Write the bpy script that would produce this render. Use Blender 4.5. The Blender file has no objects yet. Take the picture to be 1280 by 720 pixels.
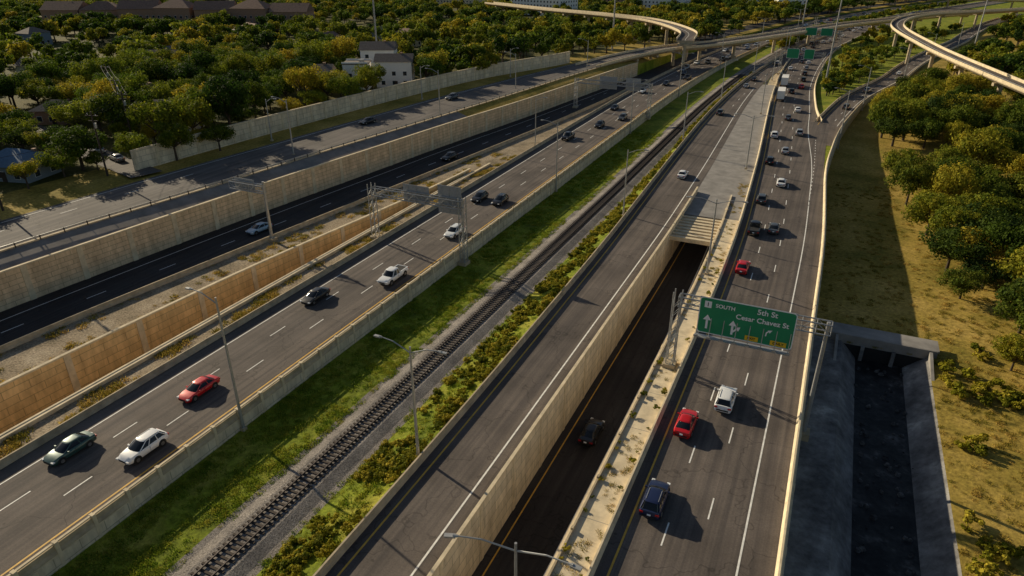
import bpy, math, random
import numpy as np
from mathutils import Vector, Matrix
from mathutils import noise as mn
random.seed(7); rng=np.random.default_rng(7)
scene=bpy.context.scene
col=scene.collection
# ------------------------------------------------------------ materials
def new_mat(name):
    m=bpy.data.materials.new(name); m.use_nodes=True
    nt=m.node_tree; b=nt.nodes['Principled BSDF']
    return m,nt,b
def N(nt,t,**k):
    n=nt.nodes.new(t)
    for a,v in k.items(): setattr(n,a,v)
    return n
def noise(nt,vec,scale,detail=4,rough=.6):
    n=N(nt,'ShaderNodeTexNoise'); n.inputs['Scale'].default_value=scale; n.inputs['Detail'].default_value=detail; n.inputs['Roughness'].default_value=rough
    nt.links.new(vec,n.inputs['Vector']); return n.outputs['Fac']
def ramp(nt,fac,stops):
    r=N(nt,'ShaderNodeValToRGB'); e=r.color_ramp.elements
    while len(e)<len(stops): e.new(.5)
    for i,(p,c) in enumerate(stops): e[i].position=p; e[i].color=(*c,1)
    nt.links.new(fac,r.inputs[0]); return r.outputs[0]
def mixc(nt,fac,a,b,mode='MIX'):
    m=N(nt,'ShaderNodeMix',data_type='RGBA',blend_type=mode)
    if isinstance(fac,(int,float)): m.inputs[0].default_value=fac
    else: nt.links.new(fac,m.inputs[0])
    for i,s in ((6,a),(7,b)):
        if isinstance(s,tuple): m.inputs[i].default_value=(*s,1)
        else: nt.links.new(s,m.inputs[i])
    return m.outputs[2]
def coords(nt,scale=(1,1,1)):
    c=N(nt,'ShaderNodeTexCoord'); m=N(nt,'ShaderNodeMapping'); m.inputs['Scale'].default_value=scale
    nt.links.new(c.outputs['Object'],m.inputs['Vector']); return m.outputs[0]
def bump(nt,b,h,strength=.4,dist=.05):
    n=N(nt,'ShaderNodeBump'); n.inputs['Strength'].default_value=strength; n.inputs['Distance'].default_value=dist
    nt.links.new(h,n.inputs['Height']); nt.links.new(n.outputs[0],b.inputs['Normal'])
def basic(name,c,rough=.6,metal=0,var=.15,scale=3,spec=.5):
    m,nt,b=new_mat(name); v=coords(nt)
    f=noise(nt,v,scale,5)
    lo=tuple(x*(1-var) for x in c); hi=tuple(min(1,x*(1+var)) for x in c)
    nt.links.new(ramp(nt,f,[(.3,lo),(.7,hi)]),b.inputs['Base Color'])
    b.inputs['Roughness'].default_value=rough; b.inputs['Metallic'].default_value=metal
    b.inputs['Specular IOR Level'].default_value=spec
    return m
def ground_mat(name,stops,big,small,contrast=.5,bs=.6,rough=.95):
    m,nt,b=new_mat(name); v=coords(nt)
    c=ramp(nt,noise(nt,v,big,6,.65),stops)
    d=ramp(nt,noise(nt,v,small,4,.7),[(.3,(1-contrast,)*3),(.7,(1+contrast*.6,)*3)])
    nt.links.new(mixc(nt,1.0,c,d,'MULTIPLY'),b.inputs['Base Color'])
    b.inputs['Roughness'].default_value=rough; b.inputs['Specular IOR Level'].default_value=.15
    bump(nt,b,noise(nt,v,small,5,.7),bs,.15)
    return m
def asphalt(name,c):
    m,nt,b=new_mat(name); v=coords(nt)
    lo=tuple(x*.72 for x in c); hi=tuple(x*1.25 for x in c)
    base=ramp(nt,noise(nt,v,.12,5,.6),[(.3,lo),(.7,hi)])
    st=noise(nt,coords(nt,(1.3,.02,1)),1.0,3,.6)
    base=mixc(nt,1.0,base,ramp(nt,st,[(.35,(.68,.68,.7)),(.65,(1.18,1.15,1.1))]),'MULTIPLY')
    fine=noise(nt,v,6,2,.8)
    base=mixc(nt,1.0,base,ramp(nt,fine,[(.3,(.82,)*3),(.7,(1.12,)*3)]),'MULTIPLY')
    vo=N(nt,'ShaderNodeTexVoronoi',feature='DISTANCE_TO_EDGE'); vo.inputs['Scale'].default_value=.1
    wv=N(nt,'ShaderNodeVectorMath',operation='ADD'); nt.links.new(v,wv.inputs[0])
    nn=N(nt,'ShaderNodeTexNoise'); nn.inputs['Scale'].default_value=.4; nt.links.new(v,nn.inputs['Vector'])
    sc=N(nt,'ShaderNodeVectorMath',operation='SCALE'); sc.inputs['Scale'].default_value=6; nt.links.new(nn.outputs['Color'],sc.inputs[0]); nt.links.new(sc.outputs[0],wv.inputs[1])
    nt.links.new(wv.outputs[0],vo.inputs['Vector'])
    base=mixc(nt,1.0,base,ramp(nt,vo.outputs['Distance'],[(0,(.6,)*3),(.012,(1,)*3)]),'MULTIPLY')
    nt.links.new(base,b.inputs['Base Color']); b.inputs['Roughness'].default_value=.85; b.inputs['Specular IOR Level'].default_value=.25
    bump(nt,b,fine,.2,.02)
    return m
def wall_mat(name,c,bw=2.4,bh=.8,mort=.55):
    m,nt,b=new_mat(name); co=N(nt,'ShaderNodeTexCoord'); s=N(nt,'ShaderNodeSeparateXYZ'); nt.links.new(co.outputs['Object'],s.inputs[0])
    cb=N(nt,'ShaderNodeCombineXYZ'); nt.links.new(s.outputs[1],cb.inputs[0]); nt.links.new(s.outputs[2],cb.inputs[1])
    br=N(nt,'ShaderNodeTexBrick'); nt.links.new(cb.outputs[0],br.inputs['Vector'])
    br.inputs['Scale'].default_value=1; br.inputs['Brick Width'].default_value=bw; br.inputs['Row Height'].default_value=bh; br.inputs['Mortar Size'].default_value=.045
    br.inputs['Color1'].default_value=(*c,1); br.inputs['Color2'].default_value=(*[x*.84 for x in c],1); br.inputs['Mortar'].default_value=(*[x*mort for x in c],1)
    st=noise(nt,coords(nt,(1,1,.25)),.9,5,.7)
    cc=mixc(nt,1.0,br.outputs[0],ramp(nt,st,[(.3,(.68,.66,.64)),(.62,(1.05,)*3)]),'MULTIPLY')
    nt.links.new(cc,b.inputs['Base Color']); b.inputs['Roughness'].default_value=.9; b.inputs['Specular IOR Level'].default_value=.2
    return m
def leaf_mat(name,stops,trans=.36,var=.7):
    m,nt,b=new_mat(name)
    oi=N(nt,'ShaderNodeObjectInfo'); v=coords(nt)
    f=noise(nt,v,.5,2,.7)
    a=N(nt,'ShaderNodeMath',operation='ADD'); nt.links.new(f,a.inputs[0])
    mm=N(nt,'ShaderNodeMath',operation='MULTIPLY_ADD'); nt.links.new(oi.outputs['Random'],mm.inputs[0]); mm.inputs[1].default_value=var; mm.inputs[2].default_value=-var/2
    nt.links.new(mm.outputs[0],a.inputs[1])
    c=ramp(nt,a.outputs[0],stops)
    g=N(nt,'ShaderNodeNewGeometry')
    c=mixc(nt,1.0,c,ramp(nt,g.outputs['Random Per Island'],[(0,(.6,)*3),(1,(1.35,)*3)]),'MULTIPLY')
    nt.links.new(c,b.inputs['Base Color']); b.inputs['Roughness'].default_value=.8; b.inputs['Specular IOR Level'].default_value=.12
    t=N(nt,'ShaderNodeBsdfTranslucent'); nt.links.new(c,t.inputs[0])
    mx=N(nt,'ShaderNodeMixShader'); mx.inputs[0].default_value=trans
    nt.links.new(b.outputs[0],mx.inputs[1]); nt.links.new(t.outputs[0],mx.inputs[2])
    nt.links.new(mx.outputs[0],nt.nodes['Material Output'].inputs[0])
    return m
M={}
M['asph']=asphalt('asphalt',(.135,.114,.10))
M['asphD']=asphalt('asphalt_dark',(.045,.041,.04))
M['asphL']=asphalt('asphalt_grey',(.14,.125,.115))
M['conc']=basic('concrete',(.46,.37,.24),.9,var=.28,scale=.7)
M['concL']=basic('concrete_light',(.68,.56,.37),.9,var=.22,scale=.8)
M['concG']=basic('concrete_grey',(.27,.25,.225),.9,var=.28,scale=.35)
M['slope']=basic('slope_paving',(.23,.2,.175),.9,var=.3,scale=.3)
M['tan']=wall_mat('tan_wall',(.82,.62,.39))
M['gold']=wall_mat('gold_wall',(.90,.62,.29),3.3,1.1)
M['cream']=wall_mat('cream_wall',(.84,.71,.50),2.5,1.2)
M['white']=basic('paint_white',(.8,.78,.72),.7,var=.2,scale=1.5)
M['yellow']=basic('paint_yellow',(.66,.38,.05),.7,var=.2,scale=1.5)
M['grassG']=ground_mat('grass_green',[(.3,(.09,.12,.012)),(.5,(.22,.26,.02)),(.7,(.36,.32,.05))],.16,2.2)
M['grassD']=ground_mat('grass_dry',[(.3,(.17,.15,.02)),(.5,(.38,.27,.055)),(.7,(.54,.37,.1))],.09,1.8)
M['forest']=ground_mat('forest_floor',[(.35,(.05,.06,.012)),(.6,(.14,.12,.03)),(.8,(.28,.22,.09))],.04,1.0)
M['ballast']=ground_mat('ballast',[(.3,(.2,.18,.165)),(.7,(.44,.39,.34))],.3,7,.8,1)
M['gravel']=ground_mat('gravel',[(.3,(.2,.16,.10)),(.5,(.38,.3,.2)),(.7,(.5,.41,.29))],.22,3.5,.7,.8)
M['bedShade']=ground_mat('channel_bed',[(.42,(.014,.015,.016)),(.58,(.035,.035,.035)),(.7,(.12,.115,.11))],.35,1.5,.5,.3,.5)  # shadow lying over the channel bed is painted in as near-black tones
M['chan']=ground_mat('channel_concrete',[(.36,(.13,.125,.12)),(.5,(.22,.21,.2)),(.62,(.3,.29,.27)),(.7,(.5,.48,.44))],.22,.9,.35,.06)
M['stone']=ground_mat('channel_stone',[(.4,(.05,.05,.05)),(.65,(.15,.145,.14))],.8,2,.5,.4)
M['steel']=basic('galvanised_steel',(.38,.38,.37),.45,.4,scale=2)
M['rust']=basic('dark_steel',(.07,.055,.05),.6,.5,scale=2)
M['wood']=basic('timber',(.05,.035,.025),.9,scale=4)
M['black']=basic('rubber_and_opening_shade',(.015,.015,.015),.8,scale=4)
M['glass']=basic('car_glass',(.012,.015,.018),.06,0,scale=1)
M['chrome']=basic('wheel_alloy',(.4,.4,.4),.3,.8,scale=4)
M['red_l']=basic('tail_light',(.4,.01,.01),.3,scale=4)
M['wht_l']=basic('head_light',(.8,.8,.78),.15,scale=4)
M['sgreen']=basic('sign_green',(.008,.26,.11),.5,var=.06,scale=.5)
M['swhite']=basic('sign_white',(.9,.9,.9),.5,var=.02)
M['syellow']=basic('sign_yellow',(.9,.55,.02),.5,var=.05)
M['sback']=basic('sign_back',(.34,.35,.36),.5,.3,var=.1)
M['bark']=basic('bark',(.07,.05,.035),.95,var=.4,scale=3)
M['leafA']=leaf_mat('foliage_olive',[(.2,(.055,.09,.008)),(.42,(.14,.17,.014)),(.62,(.28,.26,.02)),(.9,(.44,.33,.03))])
M['leafB']=leaf_mat('foliage_green',[(.2,(.028,.058,.008)),(.5,(.095,.15,.014)),(.8,(.24,.26,.02))])
M['leafO']=leaf_mat('foliage_oak',[(.2,(.022,.045,.008)),(.5,(.075,.11,.012)),(.8,(.2,.2,.018))],var=.5)
M['shrub']=leaf_mat('foliage_shrub',[(.2,(.12,.14,.01)),(.5,(.32,.29,.02)),(.85,(.5,.4,.045))])
M['blade']=leaf_mat('grass_blades',[(.2,(.13,.21,.015)),(.5,(.27,.32,.025)),(.85,(.42,.37,.05))])
M['bladeD']=leaf_mat('dry_grass_blades',[(.2,(.2,.18,.02)),(.5,(.38,.28,.05)),(.85,(.55,.37,.1))])
M['roofB']=basic('roof_blue_grey',(.10,.17,.25),.8,var=.15,scale=2)
M['roofG']=basic('roof_shingle',(.15,.12,.10),.9,var=.3,scale=2)
M['roofT']=basic('roof_brown',(.22,.13,.09),.9,var=.3,scale=1)
M['siding']=basic('siding_white',(.82,.8,.76),.7,var=.05)
M['sidingG']=basic('siding_grey',(.2,.24,.28),.7,var=.08)
M['brick']=basic('brick_brown',(.34,.2,.13),.9,var=.2,scale=2)
M['win']=basic('window_glass',(.03,.04,.05),.1,scale=1)
def paint(name,c,metal=.25):
    m,nt,b=new_mat(name); b.inputs['Base Color'].default_value=(*c,1); b.inputs['Roughness'].default_value=.35; b.inputs['Metallic'].default_value=metal
    v=coords(nt); nt.links.new(ramp(nt,noise(nt,v,1.5,4),[(.3,(.3,)*3),(.8,(.45,)*3)]),b.inputs['Roughness'])
    b.inputs['Coat Weight'].default_value=.5; b.inputs['Coat Roughness'].default_value=.05
    return m
P={'white':paint('paint_car_white',(.82,.82,.81),0),'black':paint('paint_car_black',(.012,.012,.014)),'red':paint('paint_car_red',(.55,.006,.01),.1),
'green':paint('paint_car_green',(.03,.08,.07)),'blue':paint('paint_car_navy',(.015,.025,.08)),'silver':paint('paint_car_silver',(.42,.43,.44),.5),
'grey':paint('paint_car_grey',(.1,.105,.11),.4),'lblue':paint('paint_car_light_blue',(.25,.38,.5),.2)}
# ------------------------------------------------------------ mesh builder
class MB:
    def __init__(s): s.v=[];s.f=[];s.m=[];s.ms=[]
    def mi(s,mat):
        if mat not in s.ms: s.ms.append(mat)
        return s.ms.index(mat)
    def add(s,vs,fs,mat):
        o=len(s.v); s.v+= [tuple(p) for p in vs]; k=s.mi(mat)
        for f in fs: s.f.append([i+o for i in f]); s.m.append(k)
    def box(s,c,d,mat,rz=0):
        x,y,z=[q/2 for q in d]; vs=[(a*x,b*y,e*z) for a in(-1,1) for b in(-1,1) for e in(-1,1)]
        ca,sa=math.cos(rz),math.sin(rz)
        vs=[(p[0]*ca-p[1]*sa+c[0],p[0]*sa+p[1]*ca+c[1],p[2]+c[2]) for p in vs]
        s.add(vs,[(0,1,3,2),(4,6,7,5),(0,4,5,1),(2,3,7,6),(0,2,6,4),(1,5,7,3)],mat)
    def hexa(s,vs,mat):
        s.add(vs,[(3,2,1,0),(4,5,6,7),(0,1,5,4),(1,2,6,5),(2,3,7,6),(3,0,4,7)],mat)
    def tube(s,p0,p1,r0,r1,mat,n=8):
        p0=Vector(p0);p1=Vector(p1);d=(p1-p0)
        if d.length<1e-6:return
        d.normalize(); a=d.cross(Vector((0,0,1)) if abs(d.z)<.9 else Vector((1,0,0))).normalized(); b=d.cross(a)
        vs=[];
        for p,r in((p0,r0),(p1,r1)):
            for i in range(n):
                t=2*math.pi*i/n; vs.append(p+a*(r*math.cos(t))+b*(r*math.sin(t)))
        fs=[(i,(i+1)%n,n+(i+1)%n,n+i) for i in range(n)]+[tuple(range(n-1,-1,-1)),tuple(range(n,2*n))]
        s.add(vs,fs,mat)
    def obj(s,name,parent=None,smooth=False,link=True,loc=None,rz=0):
        me=bpy.data.meshes.new(name); me.from_pydata(s.v,[],s.f); me.update()
        for m in s.ms: me.materials.append(m)
        me.polygons.foreach_set('material_index',s.m)
        if smooth: me.polygons.foreach_set('use_smooth',[True]*len(s.f))
        o=bpy.data.objects.new(name,me)
        if link: col.objects.link(o)
        if parent: o.parent=parent
        if loc: o.location=loc
        o.rotation_euler[2]=rz
        return o
def empty(name,loc=(0,0,0),rz=0):
    e=bpy.data.objects.new(name,None); e.location=loc; e.rotation_euler[2]=rz; e.empty_display_size=.5; col.objects.link(e); return e
# ------------------------------------------------------------ alignment
def cx(Y):
    if Y<230: return 0.
    if Y<800: return .00035*(Y-230)**2
    return .00035*570**2+.399*(Y-800)
def mk(*kn):
    ys=[k[0] for k in kn]; xs=[k[1] for k in kn]
    def f(Y): return sum(np.interp(Y+d,ys,xs) for d in(-12,-6,0,6,12))/5+cx(Y)
    return f
def off(f,d): return lambda Y:f(Y)+d
fl=mk((-40,-134),(60,-126),(90,-124),(140,-119),(190,-114.5),(240,-107),(290,-99))
sw=mk((90,-130),(129,-128),(184,-123.7),(227,-117.6),(278,-102.5))
fr=mk((-40,-117),(60,-112),(89,-108),(125,-104.5),(147,-101.5),(203,-95),(294,-86))
rw=mk((-40,-110),(45,-107),(80,-104),(105,-101.7),(133,-98.3),(164,-95),(198,-90),(250,-84.5),(300,-80.5))
rr=mk((-40,-98),(45,-95),(90,-90),(155,-82.5),(200,-77.5),(250,-73.5))
gt=mk((-40,-88),(42,-85),(80,-83),(92,-81.2),(130,-77.2),(150,-76.5))
cp=mk((-40,-76.2),(120,-76.0),(160,-75.8))
hl=mk((0,-71.2),(200,-71.2)); hr=mk((0,-55.5),(200,-55.5))
cl=mk((60,-32.2),(110,-33),(165,-35),(212,-36.4),(300,-37))
cr=mk((0,-23.6),(125,-23.6),(170,-24.5),(300,-29))
rl=mk((100,-11.2),(130,-11.8),(183,-14.6),(240,-18.5),(294,-23),(431,-36),(500,-36.8))
mr=mk((130,3),(182,1),(224,0),(245,-4),(300,-9.5),(430,-18),(520,-19))
er=mk((130,3),(182,1),(224,2.7),(282,9.5),(336,21.5),(392,27),(500,40),(800,40))
el=mk((200,-5),(224,-5),(250,-2),(282,1.5),(336,13),(392,18.5),(500,31.5),(800,31.5))
def outer(Y): return max(er(Y),mr(Y))
pl=lambda Y: float(np.interp(Y,[290,430],[1,.2]))
dG=lambda Y: float(np.interp(Y,[60,100,142],[6,4.6,.02]))
dS=lambda Y: 6. if Y<=150 else 0.0
zM=lambda Y: float(np.interp(Y,[0,60,150,280,420],[-1.5,-1.6,-2.2,-2.0,-.4]))
zR=lambda Y: float(np.interp(Y,[185,300],[-5.5,-.3]))
zB=lambda Y: zR(Y)-2.6 if Y<=103.5 else zR(Y)
c_=lambda v:(lambda Y:v)
ST=sorted(set([-60,-40,-20]+list(range(-10,320,5))+list(range(320,640,10))+list(range(640,1200,40))+[103.5,103.6,150.0,150.1,1400,1800,2500,4000]))
cols=[(lambda Y:-3500,lambda Y:7*pl(Y)),(lambda Y:-500,lambda Y:7*pl(Y)),(off(fl,-14),lambda Y:7*pl(Y)),(fl,lambda Y:6.6*pl(Y)),(fr,lambda Y:6.5*pl(Y)),(off(rw,-.4),lambda Y:5*pl(Y)),(off(rw,-.3),c_(0)),
(rr,c_(0)),(off(gt,-.3),c_(0)),(off(gt,-.2),lambda Y:-dG(Y)),(off(cp,.2),lambda Y:-dG(Y)),(off(cp,.3),c_(0)),(hl,c_(0)),(off(hr,.3),c_(0)),(off(hr,.35),zM),(mk((0,-46.2),(1,-46.2)),zM),(mk((0,-38.6),(1,-38.6)),zM),(off(cl,-1.2),c_(-.3)),(off(cl,-.4),c_(0)),
(off(cr,.2),c_(0)),(off(cr,.3),lambda Y:-dS(Y)),(off(rl,-3.4),lambda Y:-dS(Y)),(off(rl,-3.3),c_(0)),(rl,c_(0)),(outer,c_(0)),(lambda Y:outer(Y)+.25,lambda Y:zR(Y)),
(lambda Y:max(8,outer(Y)+1),zR),(lambda Y:max(10.4,outer(Y)+2),zB),(lambda Y:max(16.8,outer(Y)+8),zB),(lambda Y:max(19.6,outer(Y)+11),zR),(lambda Y:max(70,outer(Y)+40),lambda Y:zR(Y)+.8),(lambda Y:600+cx(Y)*.5,lambda Y:zR(Y)+3),(lambda Y:4500,lambda Y:3)]
gm=['forest','forest','grassD','asphD','slope','concG','asphD','gravel','concG','asphD','concG','gravel','asphD','concG','grassG','ballast','grassG','grassG','asphD','concG','asphD','concG','conc','grassG','concG','chan','chan','bedShade','chan','grassD','forest','forest']
def terrain():
    v=[];f=[];mi=[];nc=len(cols); ms=[]
    for Y in ST:
        prev=-1e9
        for (xf,zf) in cols:
            x=max(xf(Y),prev+.02); prev=x; v.append((x,Y,zf(Y)))
    for j in range(len(ST)-1):
        for i in range(nc-1):
            a=j*nc+i; f.append((a,a+1,a+nc+1,a+nc)); g=gm[i]; Y=ST[j]
            if Y>=300 and g in('concG','slope'): g='grassG'
            if 150<=Y<300 and i in(19,20,21): g='concG'
            if Y>=103.5 and g in('chan','bedShade'): g='grassD'
            if Y>=135 and i in (8,9,10): g='gravel'
            if Y>170 and i==4: g='grassD'
            mm=M[g]
            if mm not in ms: ms.append(mm)
            mi.append(ms.index(mm))
    me=bpy.data.meshes.new('ground'); me.from_pydata(v,[],f)
    for m in ms: me.materials.append(m)
    me.polygons.foreach_set('material_index',mi); me.update()
    o=bpy.data.objects.new('ground',me); col.objects.link(o)
terrain()
def stations(y0,y1):
    out=[y0]; y=y0
    while y<y1-1e-6:
        y=min(y1,y+(4 if y<350 else 10 if y<800 else 40)); out.append(y)
    return out
def strip(name,xa,xb,y0,y1,z,mat,mb=None):
    b=mb or MB(); zf=z if callable(z) else (lambda Y:z)
    ss=stations(y0,y1); vs=[]
    for Y in ss: vs+=[(xa(Y),Y,zf(Y)),(xb(Y),Y,zf(Y))]
    b.add(vs,[(2*i,2*i+1,2*i+3,2*i+2) for i in range(len(ss)-1)],mat)
    if mb is None: return b.obj(name)
def extr(b,xf,y0,y1,prof,z,mat):
    zf=z if callable(z) else (lambda Y:z)
    ss=stations(y0,y1); n=len(prof); vs=[]
    for Y in ss:
        for dx,dz in prof: vs.append((xf(Y)+dx,Y,zf(Y)+dz))
    fs=[]
    for i in range(len(ss)-1):
        for k in range(n): a=i*n+k; c=i*n+(k+1)%n; fs.append((a,c,c+n,a+n))
    fs.append(tuple(range(n))); fs.append(tuple(range((len(ss)-1)*n+n-1,(len(ss)-1)*n-1,-1)))
    b.add(vs,fs,mat)
JB=[(-.3,0),(-.28,.12),(-.13,.38),(-.09,.9),(.09,.9),(.13,.38),(.28,.12),(.3,0)]
def rect(w,h,z0=0): return [(-w/2,z0),(-w/2,z0+h),(w/2,z0+h),(w/2,z0)]
def ang(f,Y): return -math.atan2(f(Y+2)-f(Y-2),4)
FAR=1600
strip('left_highway_road',hl,hr,-40,FAR,.03,M['asph'])
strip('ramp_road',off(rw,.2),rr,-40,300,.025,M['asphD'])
strip('center_road',cl,off(cr,.1),-40,FAR,.03,M['asph'])
strip('right_highway_road',rl,mr,-40,FAR,.045,M['asph'])
strip('exit_ramp_road',el,er,206,760,.035,M['asph'])
strip('frontage_road',off(fl,0),off(fr,-.6),-40,300,lambda Y:6.64*pl(Y)+.02,M['asphL'])
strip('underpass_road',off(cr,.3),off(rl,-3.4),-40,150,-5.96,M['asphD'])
strip('gore_pavement',off(cr,.1),off(rl,-.3),134.5,300,.02,M['concG'])
def line(b,xf,y0,y1,z,mat,w=.16): strip(None,off(xf,-w/2),off(xf,w/2),y0,y1,z,mat,b)
def dash(b,xf,y0,y1,z,mat,w=.15,L=3.05,G=12.2,ph=0):
    y=y0+ph
    while y<y1:
        vs=[(xf(y)-w/2,y,z),(xf(y)+w/2,y,z),(xf(y+L)+w/2,y+L,z),(xf(y+L)-w/2,y+L,z)]
        b.add(vs,[(0,1,2,3)],mat); y+=G
b=MB(); zz=.045
line(b,off(hl,2.4),-40,900,zz,M['white']); dash(b,off(hl,6.1),-40,700,zz,M['white'],ph=3); dash(b,off(hl,9.7),-40,700,zz,M['white'],ph=7); line(b,off(hr,-1.7),-40,900,zz,M['yellow'],.2)
b.obj('lane_marking')
b=MB(); line(b,off(cl,1.2),-40,900,zz,M['yellow'],.2); line(b,off(cr,-1.7),-40,290,zz,M['white'],.2); dash(b,off(cl,5.2),250,700,zz,M['white'])
b.obj('lane_marking')
b=MB(); zz=.06
line(b,off(rl,1.2),-40,900,zz,M['yellow'],.2); dash(b,off(rl,4.55),-40,700,zz,M['white'],ph=1); dash(b,off(rl,7.8),-40,700,zz,M['white'],ph=6)
wl=mk((130,0),(182,-1.6),(224,-5.5),(245,-6),(300,-11),(430,-19.5),(520,-20.5)); line(b,wl,-40,900,zz,M['white'],.18)
dash(b,mk((0,-.2),(150,-.6),(182,-1.2),(224,-3)),150,212,zz,M['white'],L=1,G=3)
b.obj('lane_marking')
b=MB(); line(b,off(el,1),232,700,.05,M['yellow']); line(b,off(er,-1.2),232,700,.05,M['white']); dash(b,off(el,4.8),240,600,.05,M['white']); b.obj('lane_marking')
b=MB(); line(b,off(rw,3),-40,290,.04,M['white']); line(b,off(rr,-1.6),-40,290,.04,M['yellow']); dash(b,off(rr,-5.3),-40,280,.04,M['white']); b.obj('lane_marking')
b=MB(); line(b,off(cr,1.4),-40,140,-5.94,M['yellow']); line(b,off(rl,-5.6),-40,140,-5.94,M['white'],.2); b.obj('lane_marking')
b=MB(); line(b,off(fl,1.2),-40,298,lambda Y:6.64*pl(Y)+.035,M['white']); line(b,off(fr,-1.8),-40,298,lambda Y:6.64*pl(Y)+.035,M['white']); dash(b,off(fl,5.4),-40,100,6.68,M['white']); b.obj('lane_marking')
# barriers
b=MB(); extr(b,off(hl,-.1),-40,FAR,JB,.01,M['conc']); b.obj('concrete_barrier')
b=MB(); extr(b,off(hr,.15),-40,FAR,JB,.01,M['conc'])
y=-38
while y<300:
    b.box((hr(y)+.2,y,.22+zM(y)/4),(.5,.35,2.04-zM(y)/2),M['concL'],ang(hr,y)); y+=3.6
extr(b,off(hr,.17),-40,300,rect(.24,.14,1.04),0,M['concL'])
b.obj('concrete_barrier')
b=MB(); extr(b,off(cl,-.1),-40,FAR,JB,.01,M['conc']); b.obj('concrete_barrier')
b=MB(); extr(b,off(rr,.2),-40,270,JB,.01,M['conc']); b.obj('concrete_barrier')
b=MB(); extr(b,off(rl,-.2),-40,420,JB,.02,M['concL']); b.obj('concrete_barrier')
b=MB(); extr(b,off(mr,.2),236,FAR,JB,.02,M['concL']); b.obj('concrete_barrier')
b=MB(); extr(b,off(el,-.2),236,700,JB,.02,M['concL']); b.obj('concrete_barrier')
b=MB(); extr(b,lambda Y:outer(Y)+.25,-40,760,JB,.02,M['concL']); extr(b,lambda Y:outer(Y)+.4,-40,290,[(-.1,0),(-.1,-1),(.15,-1),(.15,0)],.0,M['concL']); b.obj('concrete_barrier')
b=MB(); extr(b,off(rl,-1.85),-40,134,rect(2.9,.35,0),0,M['concL'])
y=-38
while y<130:
    b.box((rl(y)-3.25,y,.55),(.25,.4,.5),M['conc']); b.box((rl(y)-1.85,y+2,.351),(2.9,.05,.012),M['concG']); y+=7.5
extr(b,off(rl,-3.25),-40,134,rect(.18,.3,.3),0,M['conc']); b.obj('median_ledge')
b=MB(); extr(b,off(cp,.45),-40,150,rect(.55,.5,0),0,M['concL']); b.obj('trench_coping_wall')
def pwall(name,xf,y0,y1,z0,z1,mat,sp=10,pw=.9,th=.3,cap=M['concL'],cw=.5,proj=.13):
    b=MB(); ss=stations(y0,y1); vs=[]
    for Y in ss:
        x=xf(Y); vs+=[(x-th/2,Y,z0(Y)),(x+th/2,Y,z0(Y)),(x+th/2,Y,z1(Y)),(x-th/2,Y,z1(Y))]
    fs=[]
    for i in range(len(ss)-1):
        for k in range(4): a=i*4+k;c=i*4+(k+1)%4; fs.append((a,c,c+4,a+4))
    fs+=[(0,1,2,3),tuple(len(vs)-1-k for k in range(4))]
    b.add(vs,fs,mat)
    y=y0+.6
    while y<y1-.5:
        h=z1(y)-z0(y)
        if h>.4: b.box((xf(y),y,z0(y)+h/2+.05),(th+2*proj,pw,h+.1),cap,ang(xf,y))
        y+=sp
    vs=[]
    for Y in ss:
        x=xf(Y);z=z1(Y)+.12; vs+=[(x-cw/2,Y,z-.1),(x+cw/2,Y,z-.1),(x+cw/2,Y,z+.15),(x-cw/2,Y,z+.15)]
    b.add(vs,fs,cap)
    return b.obj(name)
pwall('retaining_wall',off(rw,-.1),-40,300,lambda Y:-.1,lambda Y:5.6*pl(Y),M['tan'],8.5)
pwall('retaining_wall',off(gt,-.02),-40,142,lambda Y:-dG(Y)-.1,lambda Y:.75,M['gold'],10.5)
pwall('retaining_wall',off(cp,.1),-40,142,lambda Y:-dG(Y)-.1,lambda Y:.3,M['tan'],50,cw=.3)
pwall('retaining_wall',off(hr,.36),-40,420,lambda Y:zM(Y)-.2,lambda Y:-.15,M['cream'],60,th=.12,cw=.14)
pwall('retaining_wall',off(cr,.28),-40,150,lambda Y:-6.1,lambda Y:.95,M['cream'],7.5,.5,proj=.06,cw=.36)
pwall('retaining_wall',off(rl,-3.5),-40,150,lambda Y:-6.1,lambda Y:.1,M['cream'],60,cw=.3)
pwall('retaining_wall',lambda Y:outer(Y)+.5,-40,300,lambda Y:zR(Y)-.2,lambda Y:-.1,M['cream'],9,cw=.3,proj=.05)
pwall('sound_wall',sw,93,279,lambda Y:6.4*pl(Y),lambda Y:11*pl(Y),M['cream'],5.2,.6,cw=.45)
b=MB(); gz=lambda Y:6.5*pl(Y)
extr(b,off(fr,-.1),-40,292,rect(.08,.32,.45),gz,M['steel']); extr(b,off(fr,-.25),-40,292,rect(.5,.22,0),gz,M['conc'])
y=-38
while y<290: b.box((fr(y),y,gz(y)+.4),(.14,.14,.8),M['wood']); y+=3.8
b.obj('guardrail')
b=MB()
for i in range(8):
    y=121.6+i*1.65; x0=cr(y)+.3; x1=rl(y)-3.3; b.box(((x0+x1)/2,y,-.35),(x1-x0,.85,.8),M['concL'])
b.obj('concrete_strut')
b=MB()
ss=[134.5,140,146,152]
for i in range(3):
    a,c=ss[i],ss[i+1]; b.hexa([(cr(a)+.1,a,-1.2),(rl(a)-.3,a,-1.2),(rl(c)-.3,c,-1.2),(cr(c)+.1,c,-1.2),(cr(a)+.1,a,.01),(rl(a)-.3,a,.01),(rl(c)-.3,c,.01),(cr(c)+.1,c,.01)],M['concG'])
b.obj('bridge_deck')
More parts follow.
